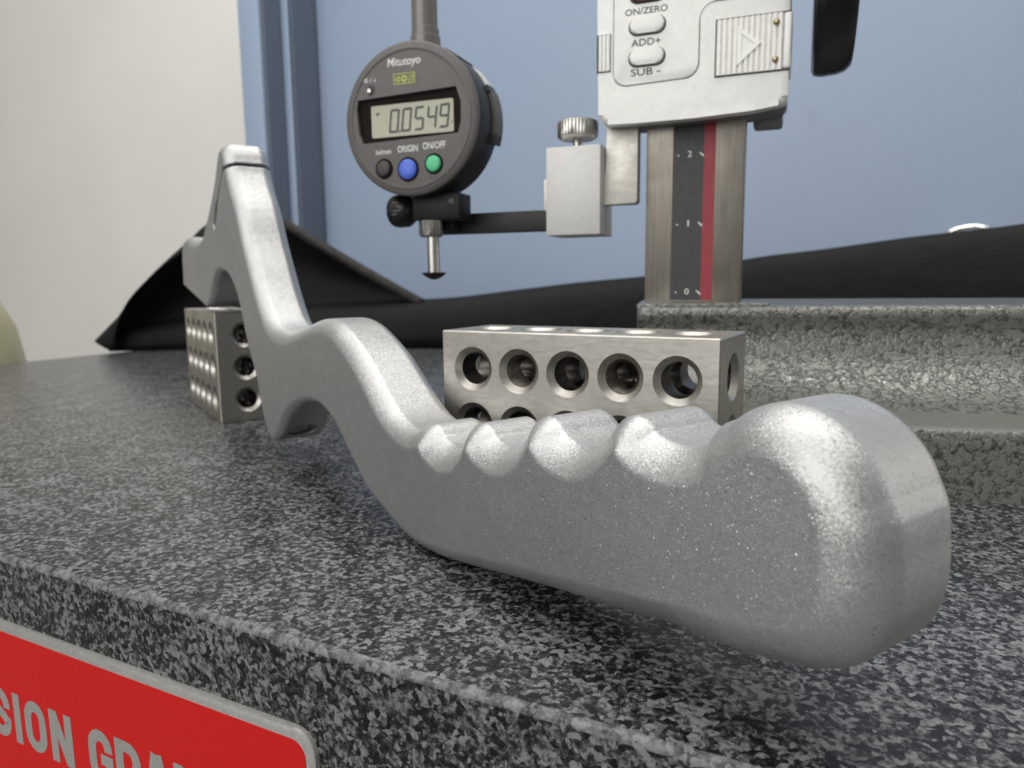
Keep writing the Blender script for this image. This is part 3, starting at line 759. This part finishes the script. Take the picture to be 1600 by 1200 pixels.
SEG = {'0': 'abcdef', '5': 'afgcd', '4': 'fgbc', '9': 'abcdfg'}
def digit(ch, x, z, w, h, parent):
    t = .95; s = .12
    def P(a, b): return (x + a + s * b, z + b)
    h2 = h / 2
    S = {'a': [(0.3, h), (w - .3, h), (w - t, h - t), (t, h - t)], 'd': [(t, t), (w - t, t), (w - .3, 0), (.3, 0)],
         'b': [(w, h - .2), (w, h2 + .12), (w - t * .5, h2), (w - t, h2 + .3), (w - t, h - t + .1)], 'c': [(w, h2 - .12), (w, .2), (w - t, t - .1), (w - t, h2 - .3), (w - t * .5, h2)],
         'f': [(0, h - .2), (t, h - t + .1), (t, h2 + .3), (t * .5, h2), (0, h2 + .12)], 'e': [(0, h2 - .12), (t * .5, h2), (t, h2 - .3), (t, t - .1), (0, .2)],
         'g': [(t * .6, h2), (t, h2 + t / 2), (w - t, h2 + t / 2), (w - t * .6, h2), (w - t, h2 - t / 2), (t, h2 - t / 2)]}
    bm = bmesh.new()
    for k in SEG[ch]: prism_bm(bm, [P(*p) for p in S[k]], -26.50, -26.40)
    return link('digit', bm_mesh(bm), MAT['segment'], parent)
lcd = [o for o in dial.children if o.name.startswith('lcd')][0]
for ch, x in zip('00549', (-113.9, -108.5, -103.0, -97.6, -92.4)):
    digit(ch, x, 121.2 + (x + 113) * .012, 4.3, 8.9, lcd)
prism('decimal_point', rrect(-109.4, -108.6, 121.1, 122.0, .2, 2), -26.50, -26.40, MAT['segment'], lcd)
prism('display_mark', [(-119.8, 129.0), (-118.4, 129.3), (-117.4, 129.0), (-118.6, 128.0)], -26.50, -26.40, MAT['segment'], lcd)
text_obj('display_mark', 'in', -86.9, -86.2, 122.8, 124.2, -26.42, MAT['segment'], lcd, 0, .05)
FY = -28.03
text_obj('maker_name', 'Mitutoyo', -112.6, -98.3, 144.3, 148.2, FY, MAT['print_white'], dial, .02, .06, .12)
def frame_bm(x0, x1, z0, z1, t, y):
    bm = bmesh.new()
    for a in ((x0, x1, z0, z0 + t), (x0, x1, z1 - t, z1), (x0, x0 + t, z0 + t, z1 - t), (x1 - t, x1, z0 + t, z1 - t)):
        add_box(bm, a[0], a[1], y - .07, y + .03, a[2], a[3])
    return bm
link('mode_logo_frame', bm_mesh(frame_bm(-110.1, -100.9, 138.5, 142.4, .3, FY)), MAT['print_yellow'], dial)
text_obj('mode_logo', 'ABS', -109.5, -107.0, 139.3, 141.5, FY, MAT['print_yellow'], dial, .02, .06)
ring('mode_logo', [(.55, FY - .06), (1.25, FY - .06), (1.25, FY), (.55, FY)], MAT['print_yellow'], dial, (-105.5, 140.4), 24)
text_obj('mode_logo', 'LUTE', -103.9, -101.4, 139.3, 141.5, FY, MAT['print_yellow'], dial, .01, .06)
text_obj('button_lettering', 'in/mm', -119.0, -112.2, 113.2, 115.2, FY, MAT['print_white'], dial, .02, .06)
text_obj('button_lettering', 'ORIGIN', -109.3, -100.5, 113.4, 115.9, FY, MAT['print_white'], dial, .02, .06)
text_obj('button_lettering', 'ON/OFF', -98.4, -88.7, 113.8, 116.4, FY, MAT['print_white'], dial, .02, .06)
text_obj('button_lettering', '0 / ‹', -123.0, -117.8, 140.4, 142.0, FY, MAT['print_white'], dial, .02, .06)
for x, z, r, mt in ((-115.5, 107.7, 3.0, 'btn_black'), (-104.9, 106.9, 3.75, 'btn_blue'), (-93.8, 108.3, 3.0, 'btn_green')):
    lathe('button_well', [(r + .95, -28.06), (r + .95, -27.6)], MAT['window'], dial, 36, 'y', (x, 0, z))
    lathe('button', [(r * .55, -29.5), (r * .85, -29.3), (r, -28.8), (r, -27.6)], MAT[mt], dial, 36, 'y', (x, 0, z))
lathe('data_port', [(1.9, -28.05), (1.9, -27.6)], MAT['seam'], dial, 24, 'y', (-120.2, 0, 137.6))
lathe('port_plug', [(.6, -28.9), (1.1, -28.6), (1.1, -27.7)], MAT['plain_steel'], dial, 20, 'y', (-121.0, 0, 137.0))
SX = -102.4
lathe('stem', [(4.9, 98.5), (4.9, 83.0), (4.2, 81.8), (2.4, 81.8)][::-1], MAT['plain_steel'], dial, 40, 'z', (SX, -15, 0))
lathe('plunger', [(2.5, 67.2), (2.5, 82.2)], MAT['plain_steel'], dial, 32, 'z', (SX + .8, -15, 0))
lathe('contact_tip', [(.4, 64.6), (2.2, 65.1), (4.0, 66.2), (5.1, 67.4), (4.6, 67.6), (2.0, 67.5)], MAT['dark_tip'], dial, 36, 'z', (SX + .8, -15, 0))
lathe('stem_collar', [(5.9, 150), (5.9, 158.2), (5.4, 158.6), (5.4, 161.2), (4.9, 161.6)], MAT['stem_grey'], dial, 44, 'z', (SX - .3, -15, 0))
lathe('stem_cap', [(5.05, 161.3), (5.0, 215), (3.8, 216.5)], MAT['stem_grey'], dial, 44, 'z', (SX - .5, -15, 0))

# ------------------------------------------------------------------ black dust cover thrown on the back of the plate
cover = empty('dust_cover', (-180, 700, 0), 0, 'black vinyl dust cover heaped along the back of the granite plate', 'cover')
def cpt(p): return (p[0] + 180, p[1] - 700, p[2])
def sm(t): return t * t * (3 - 2 * t)
def cat(P, k):
    P = [np.array(p, float) for p in P]; out = []
    for i in range(len(P) - 1):
        p0 = P[max(i - 1, 0)]; p1, p2 = P[i], P[i + 1]; p3 = P[min(i + 2, len(P) - 1)]
        for j in range(k):
            t = j / k
            out.append(.5 * ((2 * p1) + (-p0 + p2) * t + (2 * p0 - 5 * p1 + 4 * p2 - p3) * t * t + (-p0 + 3 * p1 - 3 * p2 + p3) * t ** 3))
    out.append(P[-1]); return out
def grid_obj(name, rows, mat, thick=.9):
    n = len(rows[0]); vs = [cpt(p) for r in rows for p in r]
    fs = [(i * n + j, i * n + j + 1, (i + 1) * n + j + 1, (i + 1) * n + j) for i in range(len(rows) - 1) for j in range(n - 1)]
    bm = bmesh.new(); V = [bm.verts.new(v) for v in vs]
    for f in fs: bm.faces.new([V[i] for i in f])
    bmesh.ops.recalc_face_normals(bm, faces=bm.faces)
    o = link(name, bm_mesh(bm), mat, cover, 180)
    md = o.modifiers.new('thickness', 'SOLIDIFY'); md.thickness = thick * MM; md.offset = 0
    return o
from mathutils import noise as mn
def build_roll():
    # x, y of the front foot, height, width
    path = cat([(-386, 690, 12, 12), (-372, 692, 21, 24), (-350, 696, 25, 34), (-318, 701, 30, 40), (-198, 697, 41, 46), (-66, 682, 47, 46), (30, 668, 57, 46), (117, 650, 66, 44), (200, 600, 80, 42), (290, 540, 92, 40), (380, 475, 104, 40), (450, 430, 112, 40)], 12)
    rows = []
    for i, (x, y, h, w) in enumerate(path):
        a = path[max(i - 1, 0)]; b = path[min(i + 1, len(path) - 1)]
        t = Vector((b[0] - a[0], b[1] - a[1])).normalized(); nn = Vector((-t.y, t.x))
        row = []
        for j in range(29):
            s = j / 28
            ang = math.pi * (1 - s)
            k = nn * (w * .5 * (1 + math.cos(ang) * 1.0))
            # fuller at the foot, softly rounded top
            zz = h * (math.sin(ang) ** .62 if 0 < s < 1 else 0)
            d = .8 * mn.noise(Vector((x * .02, s * 3.2, y * .02))) * math.sin(ang)
            row.append((x + k.x + nn.x * d, y + k.y + nn.y * d, zz * (1 + .02 * mn.noise(Vector((x * .013, y * .013, 5))))))
        rows.append(row)
    grid_obj('fold', rows, MAT['vinyl'])
build_roll()
def build_flap():
    ridge = cat([(-398, 689, 10), (-355, 700, 55), (-313, 706, 99), (-289, 710, 121), (-252, 714, 133), (-218, 712, 124), (-182, 709, 103), (-135, 704, 75), (-84, 700, 46)], 8)
    foot = cat([(-376, 704, 3), (-350, 714, 10), (-318, 722, 22), (-280, 726, 28), (-240, 727, 33), (-205, 726, 36), (-170, 722, 38), (-125, 712, 40), (-82, 703, 42)], 8)
    rows = []
    for a, b in zip(ridge, foot):
        row = []
        for j in range(11):
            s = j / 10; p = a * (1 - s) + b * s
            p[1] += 20 * math.sin(math.pi * s) * min(1, np.linalg.norm(a - b) / 80)
            row.append(tuple(p))
        rows.append(row)
    grid_obj('flap', rows, MAT['vinyl'])
    # turned-over left edge, a lip towards the viewer
    out = ridge[:33]
    inn = cat([(-374, 680, 2), (-369, 676, 22), (-357, 674, 45), (-340, 676, 64), (-318, 682, 84), (-296, 690, 100), (-280, 697, 114), (-262, 706, 126), (-252, 713, 132)], 4)
    rows = []
    for a, b in zip(out, inn):
        row = []
        for j in range(7):
            s = j / 6; p = a * (1 - s) + b * s; p[1] -= 5 * math.sin(math.pi * s) * min(1, np.linalg.norm(a - b) / 25)
            row.append(tuple(p))
        rows.append(row)
    grid_obj('turned_edge', rows, MAT['vinyl'])
    # lower left corner of the cover
    grid_obj('corner', [[(-398, 689, 10), (-386, 684, 5), (-374, 680, 2)], [(-390, 690, 4), (-382, 686, 1.5), (-374, 682, .8)]], MAT['vinyl'])
    # stitched hem on the right edge of the flap
    hr = ridge[38:]
    rows = []
    for i, a in enumerate(hr):
        a = np.array(a)
        wv = .8 * mn.noise(Vector((i * .5, 0, 0)))
        nrm = np.array([-.53, 0, -.85])
        rows.append([tuple(a + np.array([0, -1.2, .6])), tuple(a + nrm * 4 + np.array([0, -2.6 + wv, 0])), tuple(a + nrm * 8.5 + np.array([0, -1.0, 0]))])
    grid_obj('hem', rows, MAT['hem'], 1.2)
build_flap()

# ------------------------------------------------------------------ cabinet, wall and things behind
CB = empty('blue_cabinet', (0, 0, 0), PY, 'pale blue metal cabinet with stepped door frame behind the granite plate', 'cabinet')
def cab(name, x0, x1, y0, y1, z0, z1, bev=.8): return box(name, (x0, x1, y0, y1, z0, z1), MAT['blue'], CB, bev)
cab('corner_post', -803.5, -766, 760, 1180, -800, 900)
MAT['shaded_blue'] = mat_paint('shaded_frame_blue', (.10, .125, .165), .04, .45, False)  # darker blue puts the shade of the frame's return faces into the colour
box('frame_channel', (-765.4, -760, 764, 1180, -800, 900), MAT['shaded_blue'], CB, .6)
box('frame_channel', (-760, -747.4, 797, 1180, -800, 900), MAT['shaded_blue'], CB, .6)
cab('frame_bead', -759.5, -747, 795, 796.5, -800, 900, .4)
box('frame_channel', (-747, -742.2, 797.5, 1180, -800, 900), MAT['shaded_blue'], CB, .6)
cab('door', -741, 420, 846, 870, -800, 900)
cab('back_panel', -746, 425, 900, 1180, -800, 900)
def handle():
    bm = bmesh.new()
    pts = cat([(38, 846, 80), (41, 834, 92), (50, 826, 103), (62, 823, 108), (74, 823, 109), (86, 824, 105), (98, 834, 94), (102, 846, 82)], 6)
    rows = []
    for i, p in enumerate(pts):
        a = pts[max(i - 1, 0)]; b = pts[min(i + 1, len(pts) - 1)]
        t = Vector(b - a).normalized(); e1 = t.cross(Vector((0, 1, .3))).normalized(); e2 = t.cross(e1)
        rows.append([bm.verts.new(Vector(p) + e1 * 3.2 * math.cos(2 * math.pi * k / 12) + e2 * 3.2 * math.sin(2 * math.pi * k / 12)) for k in range(12)])
    for a, b in zip(rows, rows[1:]):
        for k in range(12): bm.faces.new((a[k], a[(k + 1) % 12], b[(k + 1) % 12], b[k]))
    bm.faces.new(rows[0]); bm.faces.new(rows[-1])
    return link('handle', bm_mesh(bm), MAT['chrome'], CB, 60)
handle()
w = box('wall', (-3200, 900, 1185, 1285, -900, 2200), MAT['wall'], None); w.rotation_euler = (0, 0, PY); tag(w, 'plain beige painted wall', None, None, 'structure')
cream = lathe('cream_container', [(60, -420), (74, -415), (76, -60), (75, -10), (70, 24), (58, 52), (40, 66), (5, 70)], MAT['cream'], None, 64, 'z', (0, 0, 0), None, 60)
cream.location = (-0.537, 0.662, 0.0)
tag(cream, 'cream rounded container cut off at the far left edge, behind the granite plate', 'container')
